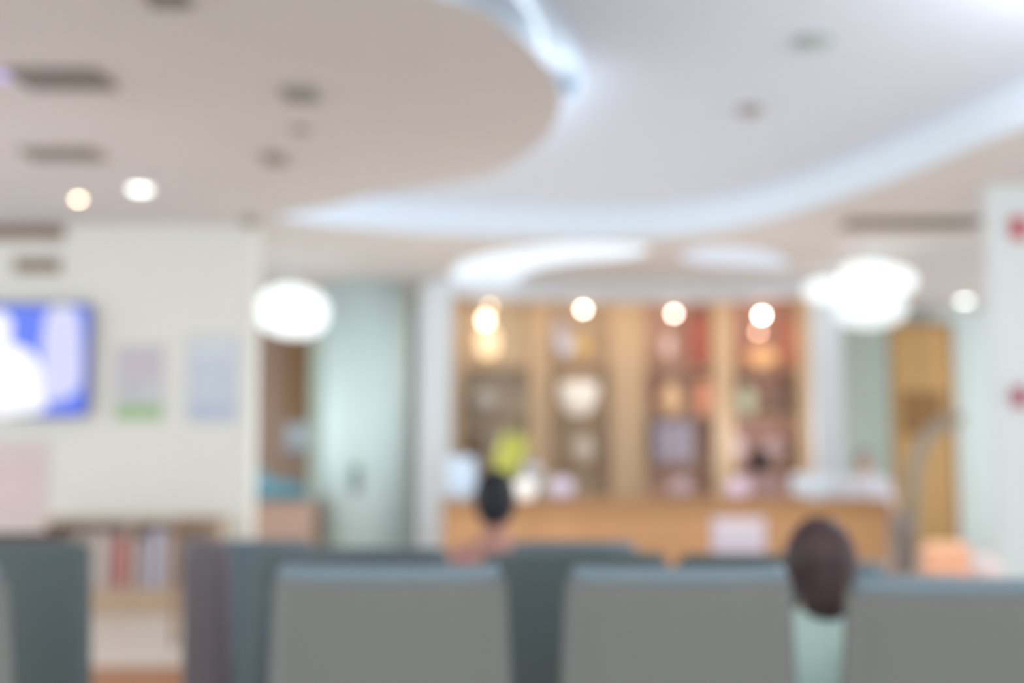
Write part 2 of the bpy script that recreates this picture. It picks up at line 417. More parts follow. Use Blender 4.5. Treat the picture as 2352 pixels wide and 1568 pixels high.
# brown box on the cabinet end
a = P(418, 1235, 8.6); b = P(492, 1192, 8.6)
bx = empty('side_table', ((a.x + b.x) / 2, 8.6, 0), 'small brown side table in front of the television wall, behind the aisle chair', 'table')
tw = mat('table_brown', (150, 118, 90), .5, wood=True)
obj('table_top', B(-.13, .13, -.15, .15, b.z - .04, b.z), tw, bx, bevel=.006)
for sx in (-1, 1):
    for sy in (-1, 1): obj('leg', B(sx * .11 - .015, sx * .11 + .015, sy * .13 - .015, sy * .13 + .015, 0, b.z - .04), tw, bx)

# ------------------------------------------------------------------ far left desk
Yd = 14.0
a = P(582, 1150, Yd); b = P(722, 1150, Yd)
dk = empty('small_desk', ((a.x + b.x) / 2, Yd, 0), 'small peach fronted desk in front of the brown panelling', 'desk')
w = (b.x - a.x) / 2; H = a.z
pe = mat('peach_laminate', (204, 172, 156), .5)
obj('desk_top', B(-w, w, -.02, .55, H - .04, H), mat('desk_top', (196, 170, 160), .4), dk, bevel=.008)
obj('front_panel', B(-w + .02, w - .02, 0, .02, 0, H - .04), pe, dk)
for s in (-1, 1): obj('side_panel', B(s * (w - .02) - .012, s * (w - .02) + .012, .02, .5, 0, H - .04), pe, dk)
q = P(635, 1150, Yd)
bag = empty('fabric_bundle', (q.x, Yd + .2, H), 'teal cloth bundle lying on the small peach desk', 'cloth')
bm = bmesh.new(); ball(bm, (0, 0, .10), .26, .16, .14); ball(bm, (-.2, 0, .16), .10, .10, .2); ball(bm, (.18, 0, .08), .15, .13, .1)
for v in bm.verts: v.co.z = max(0, v.co.z); v.co += Vector((.01, .01, .01 if v.co.z > .01 else 0)) * math.sin(v.co.x * 40 + v.co.z * 30)
obj('cloth', bm, mat('teal_cloth', (112, 160, 176), .9, var=.15, scale=10), bag, smooth=True)
poster('wall_notice', 655, 712, 970, 1035, (166, 176, 186), [(.1, .9, .3, .85, (180, 190, 200))], 'pale blue grey notice on the brown panelling behind the peach desk', Y=15.55, cat='notice')
q = P(816, 1130, 14.08)
ds = empty('soap_dispenser', (q.x, 14.6 - .498, q.z), 'small grey hand sanitiser dispenser on the round white column', 'dispenser')
dm = mat('dispenser_grey', (120, 140, 136), .5)
obj('body', B(-.05, .05, -.06, 0, 0, .30), dm, ds, bevel=.015); obj('nozzle', B(-.02, .02, -.09, -.05, -.03, .02), dm, ds, bevel=.005)

# ------------------------------------------------------------------ display shelf units behind the reception
YS = 15.0
wood_l = mat('shelf_wood', (202, 172, 138), .5, var=.08, scale=2, wood=True)
bays = [(1042, 1240, (212, 198, 176)), (1242, 1466, (208, 186, 160)), (1468, 1662, (196, 158, 142)), (1664, 1866, (196, 150, 134))]
sv = [P(1400, y, YS).z for y in (842, 952, 1062)]
ZS = P(1400, 676, YS).z
descr = ['leftmost wooden display unit behind the reception, with a taupe back', 'second wooden display unit from the left, with a tan back, holding the white bowl', 'third wooden display unit from the left, with a reddish back and a mauve picture', 'rightmost wooden display unit behind the reception, with a red brown back']
upw = [(22, 26), (22, 66), (14, 24), (20, 32)]
for (x0, x1, c), lb, (wl, wr) in zip(bays, descr, upw):
    a = P(x0, 800, YS).x; b = P(x1, 800, YS).x; k = YS / F
    r = empty('display_cabinet', ((a + b) / 2, YS, 0), lb, 'cabinet', group='wooden display units behind the reception')
    w = (b - a) / 2
    obj('side_panel', B(-w, -w + wl * k, 0, .4, 0, ZS), wood_l, r); obj('side_panel', B(w - wr * k, w, 0, .4, 0, ZS), wood_l, r)
    obj('back_panel', B(-w + wl * k, w - wr * k, .37, .4, 0, ZS), mat('bay_back%d' % x0, c, .6, var=.12, scale=1.5), r)
    obj('top', B(-w, w, 0, .4, ZS, ZS + .04), wood_l, r)
    for z in sv + [.5]: obj('shelf', B(-w + wl * k, w - wr * k, .02, .37, z - .03, z), mat('shelf_board', (184, 158, 128), .5, wood=True), r)
# spotlights under the header
SG = 'spotlights over the display units'
slb = ['dim warm spotlight over the leftmost display unit', 'bright spotlight over the display unit with the white bowl', 'pinkish white spotlight over the third display unit from the left', 'brightest white spotlight, over the rightmost display unit']
for (px, py, c, s), lb in zip(((1125, 704, (236, 205, 165), 9), (1340, 710, (255, 240, 225), 26), (1548, 720, (255, 228, 215), 26), (1750, 724, (255, 246, 238), 40)), slb):
    q = P(px, py, 14.6)
    r = empty('spotlight', (q.x, q.y, q.z), lb, 'spotlight', group=None)
    obj('bulb', ball(bmesh.new(), (0, 0, 0), .030), glow('spot%d' % px, c, s), r, smooth=True)
    obj('housing', L([(.02, .02), (.04, .03), (.04, .1), (0, .11)], n=20), mat('spot_housing', (180, 160, 140), .5), r)
    obj('rod', L([(0, .1), (.008, .1), (.008, ZC - q.z), (0, ZC - q.z)], n=10), mat('spot_housing', (180, 160, 140), .5), r)
# glowing globes and shades on the upper shelves
def globe(px, py, rw, rh, c, s, label, Y=YS + .12):
    q = P(px, py, Y)
    z0 = sv[0]
    r = empty('table_lamp', (q.x, Y, z0), label, 'lamp')
    h = q.z - z0
    obj('base', L([(0, 0), (.05, 0), (.045, .02), (.015, .03), (.012, max(.04, h - rh * .8)), (0, max(.04, h - rh * .8))], n=20), mat('lamp_base', (200, 170, 130), .4, .3), r)
    obj('lamp_shade', ball(bmesh.new(), (0, 0, h), rw, rw * .8, rh), glow('globe%d' % px, c, s), r, smooth=True)
globe(1121, 785, .14, .20, (255, 222, 178), 1.9, 'large warm glowing lamp on the top shelf of the leftmost display unit')
globe(1338, 793, .10, .11, (242, 196, 120), 1.1, 'amber glowing lamp beside the white one on the second unit')
globe(1300, 795, .10, .11, (232, 222, 226), 1.1, 'pale white glowing lamp left of the amber one')
globe(1535, 795, .07, .12, (250, 214, 195), 1.2, 'pale pink glowing lamp on the top shelf of the third display unit')
globe(1752, 818, .19, .11, (252, 190, 136), 1.3, 'wide orange glowing lamp on the top shelf of the rightmost unit')
q = P(1115, 735, 14.7)
r = empty('pendant_bulb', (q.x, q.y, q.z), 'bright warm hanging bulb just above the large warm lamp', 'lamp')
obj('bulb', ball(bmesh.new(), (0, 0, 0), .055, .055, .07), glow('pb', (255, 238, 208), 9), r, smooth=True)
obj('cord', L([(0, .06), (.006, .06), (.006, ZC - q.z), (0, ZC - q.z)], n=8), mat('spot_housing', (180, 160, 140), .5), r)
q = P(1742, 762, 14.7)
r = empty('pendant_bulb', (q.x, q.y, q.z), 'small peach hanging bulb between the brightest spotlight and the wide orange lamp', 'lamp')
obj('bulb', ball(bmesh.new(), (0, 0, 0), .03), glow('pb2', (255, 205, 175), 10), r, smooth=True)
obj('cord', L([(0, .03), (.006, .03), (.006, ZC - q.z), (0, ZC - q.z)], n=8), mat('spot_housing', (180, 160, 140), .5), r)

def vase(name, px, wpx, hpx, si, c, label, prof=None, cat='vase', Y=YS + .18, emit=0):
    k = Y / F; R = wpx * k / 2; Hh = hpx * k
    q = P(px, 900, Y)
    r = empty(name, (q.x, Y, sv[si]), label, cat)
    prof = prof or [(0, 0), (.55, 0), (.9, .3), (1, .55), (.7, .8), (.4, .92), (.5, 1)]
    p = [(R * a, Hh * b) for a, b in prof]
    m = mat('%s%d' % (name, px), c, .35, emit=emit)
    obj('body', L(p + [(p[-1][0] * .85, Hh), (p[-1][0] * .8, Hh * .9), (0, Hh * .88)], n=28), m, r, smooth=True)
    obj('foot', L([(0, -.0), (p[1][0] * 1.05, 0), (p[1][0] * 1.05, .012), (0, .012)], n=24), m, r)
    return r
bowlp = [(0, 0), (.4, 0), (.7, .2), (.95, .6), (1, 1)]
vase('white_bowl', 1330, 96, 74, 1, (240, 232, 222), 'wide white bowl on the middle shelf of the second display unit', bowlp, 'bowl', emit=.35)  # bowl glows slightly, its lit look put into the material
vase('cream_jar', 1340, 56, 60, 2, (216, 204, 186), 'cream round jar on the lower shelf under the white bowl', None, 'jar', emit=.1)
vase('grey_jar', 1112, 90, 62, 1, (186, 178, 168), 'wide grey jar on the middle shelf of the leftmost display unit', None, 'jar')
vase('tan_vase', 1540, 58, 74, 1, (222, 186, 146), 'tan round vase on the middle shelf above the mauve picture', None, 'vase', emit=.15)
vase('brown_jar', 1090, 60, 66, 2, (128, 106, 88), 'dark brown jar on the lower shelf of the leftmost display unit', None, 'jar')
vase('sage_pot', 1712, 60, 70, 1, (184, 184, 158), 'sage green pot on the middle shelf of the rightmost display unit', None, 'pot')
vase('dark_vase', 1790, 44, 76, 1, (130, 104, 92), 'dark brown vase right of the sage pot', None, 'vase')
vase('pink_vase', 1690, 40, 64, 2, (222, 196, 200), 'pale pink vase on the lower shelf of the rightmost unit, left end', None, 'vase')
vase('mauve_pot', 1772, 70, 66, 2, (176, 146, 142), 'dusty mauve pot on the lower shelf of the rightmost unit', None, 'pot')
# coral figures on the red bays
def plaque(x0, x1, y0, y1, Y, c, label, name='framed_picture', cat='picture', emit=0, inner=None):
    a = P(x0, y1, Y); b = P(x1, y0, Y)
    r = empty(name, ((a.x + b.x) / 2, Y, a.z), label, cat)
    w = (b.x - a.x) / 2; h = b.z - a.z
    obj('frame', B(-w, w, 0, .03, 0, h), mat('fr%d' % x0, tuple(v * .9 for v in c), .5), r, bevel=.006)
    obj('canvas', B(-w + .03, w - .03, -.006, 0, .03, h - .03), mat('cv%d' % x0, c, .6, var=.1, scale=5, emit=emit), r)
    return r
z2 = sv[1]
pm = plaque(1500, 1592, 962, 1060, YS + .1, (166, 156, 172), 'mauve grey framed picture leaning on the lower shelf of the third display unit')
pm.location.z = sv[2]
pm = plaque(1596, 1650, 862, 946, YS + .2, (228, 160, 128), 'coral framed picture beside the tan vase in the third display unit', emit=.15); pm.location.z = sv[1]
pm = plaque(1580, 1648, 715, 838, YS + .25, (190, 112, 98), 'tall red framed picture on the top shelf of the third display unit'); pm.location.z = sv[0]
pm = plaque(1800, 1842, 730, 838, YS + .25, (208, 130, 112), 'narrow coral red picture on the top shelf of the rightmost display unit'); pm.location.z = sv[0]
pm = plaque(1270, 1300, 690, 760, YS + .25, (214, 210, 226), 'pale lilac panel for a reflection high on the left of the second display unit', emit=.1); pm.location.z = sv[0] + .22
tag(pm, 'pale lilac panel for a reflection high on the back of the second display unit')
pm.location.y = YS + .34  # pale, faintly glowing panel stands in for a reflection

# ------------------------------------------------------------------ reception counter
YC = 12.2
a = P(1012, 1148, YC); b = P(2046, 1148, YC); HC = a.z
rc = empty('reception_counter', ((a.x + b.x) / 2, YC, 0), 'long orange brown wooden reception counter in front of the display units', 'counter')
w = (b.x - a.x) / 2
cw = mat('counter_wood', (200, 152, 106), .45, var=.1, scale=1.2, wood=True); cwd = mat('counter_top_wood', (178, 134, 88), .35, var=.08, wood=True)
obj('countertop', B(-w, w, -.05, .75, HC - .04, HC), cwd, rc, bevel=.01)
obj('apron', B(-w + .02, w - .02, -.03, 0, HC - .13, HC - .04), cwd, rc)
for i in range(5):
    x0 = -w + .03 + i * (2 * w - .06) / 5
    obj('front_panel', B(x0 + .004, x0 + (2 * w - .06) / 5 - .004, 0, .02, .1, HC - .04), cw, rc, bevel=.004)
obj('plinth', B(-w + .06, w - .06, .04, .6, 0, .1), mat('plinth_dark', (96, 74, 56), .6), rc)
for s in (-1, 1): obj('side_panel', B(s * (w - .03) - .015, s * (w - .03) + .015, .02, .7, .1, HC - .04), cw, rc)
poster('counter_sign', 1636, 1756, 1188, 1268, (222, 212, 226), [(.06, .94, .1, .5, (212, 206, 226)), (.1, .9, .6, .9, (228, 218, 226))], 'pale lilac sign fixed to the front of the reception counter', Y=YC - .001, cat='sign')

def on(px, Y): return P(px, 1100, Y).x
# computer monitors / paper stacks on the counter
def monitor(px0, px1, pyt, Y, c, label, emit=0):
    a = on(px0, Y); b = on(px1, Y); zt = P(1400, pyt, Y).z
    r = empty('computer_monitor', ((a + b) / 2, Y, HC), label, 'monitor')
    w = (b - a) / 2; h = zt - HC
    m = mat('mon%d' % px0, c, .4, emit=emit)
    obj('back_shell', prism(rrect(-w, w, .05, h, .03), 0, .035), m, r, bevel=.01)
    obj('screen', B(-w + .015, w - .015, .035, .04, .07, h - .02), mat('screen_dark', (60, 70, 80), .2), r)
    obj('stand', B(-.03, .03, .03, .06, .015, h * .5), m, r); obj('foot', B(-.1, .1, -.02, .12, 0, .015), m, r, bevel=.004)
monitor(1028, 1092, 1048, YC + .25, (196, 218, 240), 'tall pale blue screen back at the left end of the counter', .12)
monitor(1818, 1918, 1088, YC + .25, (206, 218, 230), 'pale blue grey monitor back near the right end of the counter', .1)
def potthing(name, px, wpx, hpx, Y, c, label, cat, prof=None, emit=0):
    k = Y / F; x = on(px, Y); R = wpx * k / 2; Hh = hpx * k
    r = empty(name, (x, Y, HC), label, cat)
    prof = prof or [(0, 0), (.6, 0), (.95, .35), (1, .6), (.8, .9), (.55, 1)]
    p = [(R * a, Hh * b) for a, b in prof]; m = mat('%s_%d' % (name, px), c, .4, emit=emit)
    obj('body', L(p + [(0, Hh)], n=28), m, r, smooth=True)
    obj('rim', L([(p[-1][0], Hh - .006), (p[-1][0] + .008, Hh - .006), (p[-1][0] + .008, Hh + .006), (p[-1][0], Hh + .006)], n=28), m, r)
    return r
potthing('white_pot', 1206, 52, 44, YC + .2, (246, 244, 240), 'bright white round pot on the counter beside the black haired person', 'pot', emit=.45)  # emission gives the pot its brightness, it is no lamp
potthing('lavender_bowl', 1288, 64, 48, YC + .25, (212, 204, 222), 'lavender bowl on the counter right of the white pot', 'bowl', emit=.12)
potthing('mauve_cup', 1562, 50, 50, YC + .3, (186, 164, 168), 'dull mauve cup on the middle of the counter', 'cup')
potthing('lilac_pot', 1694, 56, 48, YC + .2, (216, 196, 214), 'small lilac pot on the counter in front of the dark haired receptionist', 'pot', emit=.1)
# plant with yellow green leaves
px_ = on(1150, YC + .45)
pl_ = empty('potted_plant', (px_, YC + .45, HC), 'yellow green leafy plant in a teal pot on the counter behind the black haired person', 'plant')
obj('pot', L([(0, 0), (.07, 0), (.10, .15), (.09, .15), (.08, .13), (0, .13)], n=24), mat('teal_pot', (140, 168, 162), .5), pl_)
bm = bmesh.new()
for i in range(34):
    ang = random.uniform(0, 2 * PI); ln = random.uniform(.40, .66); lean = random.uniform(.1, .34)
    base = Vector((0, 0, .12)); d = Vector((math.cos(ang) * lean + .24, math.sin(ang) * lean, 1)).normalized()
    side = d.cross(Vector((math.sin(ang), .3, .2))).normalized() * random.uniform(.036, .055)
    pts = [base, base + d * ln * .35 - side * 0, base + d * ln * .7, base + d * ln + Vector((.05, 0, -.03))]
    v = [bm.verts.new(pts[0]), bm.verts.new(pts[1] + side), bm.verts.new(pts[2] + side * 1.1), bm.verts.new(pts[3]), bm.verts.new(pts[2] - side * 1.1), bm.verts.new(pts[1] - side)]
    bm.faces.new(v)
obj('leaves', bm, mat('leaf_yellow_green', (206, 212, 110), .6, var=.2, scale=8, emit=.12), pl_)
x_ = on(1222, YC + .5)
bo = empty('tissue_box', (x_, YC + .5, HC), 'pale grey and teal carton on the counter behind the white pot', 'box')
obj('carton', B(-.1, .1, -.06, .06, 0, .22), mat('carton_teal', (160, 182, 184), .6), bo, bevel=.008); obj('carton_top', B(-.095, .095, -.055, .055, .22, .36), mat('carton_lilac', (204, 202, 208), .6), bo, bevel=.02)

# grey arched rail by the door, small peach table on the right
Yr = 12.9
bm = bmesh.new()
arc = [P(2094, 1330, Yr), P(2092, 1200, Yr), P(2098, 1090, Yr), P(2112, 1035, Yr), P(2140, 990, Yr), P(2180, 965, Yr), P(2206, 962, Yr)]
root = empty('arched_stand', (arc[0].x, Yr, 0), 'tall arched grey stand beside the counter, in front of the tall wooden door', 'stand')
o0 = root.location
ap = smooth_pts([Vector((0, 0, .03))] + [p - o0 for p in arc], n=5)
tube(bm, ap, .07, 14); obj('arched_pole', bm, mat('arch_grey', (166, 156, 142), .5), root, smooth=True)
obj('base', L([(0, 0), (.24, 0), (.24, .02), (.1, .04), (0, .04)], n=30), mat('arch_grey', (166, 156, 142), .5), root)
a = P(2070, 1200, Yr - .1)
r = empty('round_sign', (a.x, Yr - .12, a.z), 'small round pale grey sign on the arched grey stand', 'sign')
obj('disc', L([(0, -.012), (.08, -.012), (.08, .012), (0, .012)], n=24), mat('disc_pale', (186, 182, 186), .5), r).rotation_euler = (PI / 2, 0, 0)
obj('rim', L([(.08, -.016), (.09, -.016), (.09, .016), (.08, .016)], n=24), mat('disc_rim', (170, 166, 166), .5), r).rotation_euler = (PI / 2, 0, 0)
Yq = 7.6
a = P(2150, 1252, Yq); b = P(2262, 1252, Yq)
tbp = empty('peach_armchair', ((a.x + b.x) / 2, Yq, 0), 'peach coloured armchair beside the right wall, behind the last grey seat', 'armchair')
pc = mat('peach_fabric', (236, 182, 148), .8); w = (b.x - a.x) / 2
obj('seat', B(-w, w, -.25, .3, .26, .40), pc, tbp, bevel=.04); obj('backrest', B(-w, w, .2, .34, .38, a.z), pc, tbp, bevel=.05)
for s in (-1, 1):
    obj('armrest', B(s * w - .04, s * w + .04, -.25, .3, .3, .54), pc, tbp, bevel=.03)
    for yy in (-.2, .26): obj('leg', B(s * w * .8 - .02, s * w * .8 + .02, yy - .02, yy + .02, 0, .27), tw, tbp)
q = P(2262, 1285, 7.0)
r = empty('globe_stool', (q.x, 7.0, 0), 'pale pink round ball stool beside the peach armchair', 'stool')
obj('ball_seat', ball(bmesh.new(), (0, 0, q.z - .06), .09), mat('pale_pink', (234, 216, 212), .5), r, smooth=True)
obj('pedestal', L([(0, 0), (.14, 0), (.12, .03), (.03, .05), (.03, q.z - .12), (0, q.z - .12)], n=24), mat('pedestal_white', (220, 214, 208), .5), r)

# red wall items on the right wall
def alarm(px, py, hh, c, label, cat, name):
    q = P(px, py, 9.1)
    r = empty(name, (q.x, 9.1, q.z), label, cat)
    w = 24 * 9.1 / F / 2 + .015; h = hh * 9.1 / F / 2
    obj('housing', prism(rrect(-w, w, -h, h, .02), -.05, 0), mat(name + '_red', c, .4), r, bevel=.008)
    obj('face_plate', B(-w * .6, w * .6, -.056, -.05, -h * .6, h * .6), mat(name + '_face', tuple(v * .9 for v in c), .4), r)  # thin plate on the front face of the alarm
alarm(2338, 525, 52, (200, 70, 82), 'red alarm box high on the right wall', 'alarm', 'fire_alarm')
alarm(2340, 911, 48, (176, 84, 104), 'dull red call point lower on the right wall', 'alarm', 'alarm_call_point')

# ------------------------------------------------------------------ waiting chairs
def chair(xl, xr, yt, Y, m, m2, label, group, rz=0, lean=.06, flare=.03, arms=True):
    a = P(xl, yt, Y); b = P(xr, yt, Y); H = a.z; W = (b.x - a.x); w = W / 2
    r = empty('waiting_chair', ((a.x + b.x) / 2, Y, 0), label, 'chair', rz, group)
    # backrest: tapered rounded shell, curved top edge, thickness .06, leaning back (towards the camera)
    bm = bmesh.new(); N = 14; prof = []
    z0 = .40
    rings = []
    NX, NZ = 14, 16
    def half(z):
        t = (z - z0) / (H - z0); hw = w + flare * (1 - t)
        rr = .035
        if H - z < rr: hw -= rr - math.sqrt(max(0, rr * rr - (rr - (H - z)) ** 2))
        return hw
    zs = [z0 + (H - .035 - z0) * i / 10 for i in range(11)] + [H - .035 + .035 * math.sin(k * PI / 12) for k in range(1, 7)]
    fr, bk = [], []
    for z in zs:
        t = (z - z0) / (H - z0); yb = lean * (1 - t)
        hw = half(z); th = .055 * (1 if H - z > .03 else .55 + .45 * (H - z) / .03)
        rowf, rowb = [], []
        for i in range(NX + 1):
            u = -1 + 2 * i / NX; bow = .03 * (1 - u * u)
            e = (1 - abs(u) ** 8 * .5)
            rowb.append(bm.verts.new((u * hw, yb - .0 - bow + (th * (1 - e)) , z)))
            rowf.append(bm.verts.new((u * hw, yb + th * e - bow * .3, z)))
        fr.append(rowf); bk.append(rowb)
    nz = len(zs)
    for j in range(nz - 1):
        for i in range(NX):
            bm.faces.new((bk[j][i], bk[j][i + 1], bk[j + 1][i + 1], bk[j + 1][i])); bm.faces.new((fr[j][i + 1], fr[j][i], fr[j + 1][i], fr[j + 1][i + 1]))
        bm.faces.new((bk[j][0], bk[j + 1][0], fr[j + 1][0], fr[j][0])); bm.faces.new((bk[j][-1], fr[j][-1], fr[j + 1][-1], bk[j + 1][-1]))
    for i in range(NX):
        bm.faces.new((bk[-1][i], bk[-1][i + 1], fr[-1][i + 1], fr[-1][i])); bm.faces.new((bk[0][i + 1], bk[0][i], fr[0][i], fr[0][i + 1]))
    obj('backrest', bm, m, r, smooth=True)
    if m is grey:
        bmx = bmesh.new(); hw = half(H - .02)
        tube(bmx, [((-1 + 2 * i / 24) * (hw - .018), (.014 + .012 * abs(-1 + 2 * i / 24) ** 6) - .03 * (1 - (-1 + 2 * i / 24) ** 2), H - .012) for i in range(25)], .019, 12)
        obj('sheen_strip', bmx, top_sheen, r, smooth=True)['label'] = 'pale blue grey strip for the sheen on the top edge'  # raised strip, glossy reflection of the top edge put into its colour
    obj('seat', B(-w + .01, w - .01, .06, .52, .38, .46), m, r, bevel=.03)
    bm = bmesh.new()
    for s in (-1, 1):
        if arms: obj('armrest', B(s * (w + .012) - .016, s * (w + .012) + .016, .1, .46, .52, .55), m2, r, bevel=.01)
        if arms: bmx = bmesh.new(); tube(bmx, [(s * (w + .012), .42, .53), (s * (w + .012), .42, .37)], .012); obj('arm_post', bmx, m2, r)
        bmx = bmesh.new(); tube(bmx, [(s * w * .7, .04, .0), (s * w * .7, .08, .36)], .014); obj('leg', bmx, m2, r)
        bmx = bmesh.new(); tube(bmx, [(s * w * .7, .50, .0), (s * w * .7, .44, .38)], .014); obj('leg', bmx, m2, r)
    obj('crossbar', B(-w * .8, w * .8, .22, .28, .33, .38), m2, r)
    return r
grey = mat('grey_vinyl', (113, 116, 114), .36, var=.03, scale=1.5)
top_sheen = mat('sheen_blue_grey', (116, 136, 148), .3, var=.02)  # lighter blue for the sheen along the chair tops
teal = mat('dark_teal_vinyl', (92, 106, 108), .5, var=.05, scale=1.5)
teal2 = mat('teal_blue_vinyl', (112, 132, 144), .45, var=.04, scale=1.5)
purp = mat('purple_grey_vinyl', (102, 96, 102), .5, var=.04)
frame = mat('chair_frame', (90, 92, 94), .35, .8)
Y1 = 2.5
G1 = 'light grey waiting chairs in the nearest row'
chair(-520, 8, 1308, Y1, grey, frame, 'light grey waiting chair cut by the left edge, nearest row across the aisle', G1)
chair(622, 1163, 1306, Y1, grey, frame, 'light grey waiting chair right of the aisle, leftmost whole one in the nearest row', G1)
chair(1300, 1824, 1308, Y1, grey, frame, 'light grey waiting chair in the nearest row, left of the person in mint green', G1)
chair(1952, 2500, 1333, Y1, grey, frame, 'light grey waiting chair in the nearest row, right of the person in mint green', G1)
G2 = 'dark teal waiting chairs in the second row'
Y2 = 3.4
chair(-195, 202, 1243, Y2, teal, frame, 'dark teal waiting chair left of the aisle, with its right corner rounded', G2, flare=.0)
chair(560, 1026, 1258, Y2, mat('mid_teal_vinyl', (98, 114, 120), .45, var=.04), frame, 'dark teal waiting chair directly ahead of the nearest whole grey chair', G2, flare=.03)
chair(1106, 1536, 1268, Y2, teal, frame, 'dark teal waiting chair seen through the gap between the two middle grey chairs', G2)
chair(1556, 1960, 1272, Y2, teal, frame, 'dark teal waiting chair ahead of the person in mint green', G2, flare=0)
G3 = 'blue grey waiting chairs in the third row'
Y3 = 4.4
chair(414, 716, 1240, Y3, teal2, frame, 'blue grey waiting chair beside the aisle in the third row', G3, flare=0, arms=False)
chair(744, 1030, 1258, Y3, teal2, frame, 'blue grey waiting chair in the third row, left of the black haired person', G3)
chair(1172, 1462, 1243, Y3, teal2, frame, 'blue grey waiting chair in the third row, right of the black haired person', G3, flare=.04)
chair(1930, 2040, 1290, 5.2, teal2, frame, 'small blue grey seat showing just right of the brown haired head', None)
chair(-200, 132, 1222, 5.0, mat('aubergine_vinyl', (92, 78, 82), .5), frame, 'dark aubergine waiting chair behind the teal one at the left edge', None, arms=False)
# end panel / purple grey tall chair beside the aisle
chair(412, 530, 1245, 3.1, purp, frame, 'narrow purple grey chair beside the aisle, just left of the dark teal chairs', None, flare=0, arms=False)
ob = chair(2030, 2230, 1318, 3.6, mat('pale_grey_vinyl', (172, 168, 164), .5), frame, 'pale grey chair just behind the rightmost grey waiting chair', None, arms=False)

# ------------------------------------------------------------------ people
def cap_chain(bm, pts, rad, n=16):
    for i, p in enumerate(pts): ball(bm, p, rad[i], seg=16, rings=10)
    for i in range(len(pts) - 1):
        a, b = Vector(pts[i]), Vector(pts[i + 1])
        tube(bm, [a, b], [rad[i], rad[i + 1]], n)
def remesh(name, bm, m, parent, vox=.012, sm=6):
    o = obj(name, bm, m, None)
    md = o.modifiers.new('r', 'REMESH'); md.mode = 'VOXEL'; md.voxel_size = vox; md.use_smooth_shade = True
    s = o.modifiers.new('s', 'SMOOTH'); s.iterations = sm; s.factor = .5
    dg = bpy.context.evaluated_depsgraph_get()
    me = bpy.data.meshes.new_from_object(o.evaluated_get(dg))
    for p in me.polygons: p.use_smooth = True
    if not me.materials: me.materials.append(m)
    n = bpy.data.objects.new(name, me); COL.objects.link(n); n.parent = parent
    bpy.data.objects.remove(o)
    n.name = name
    return n
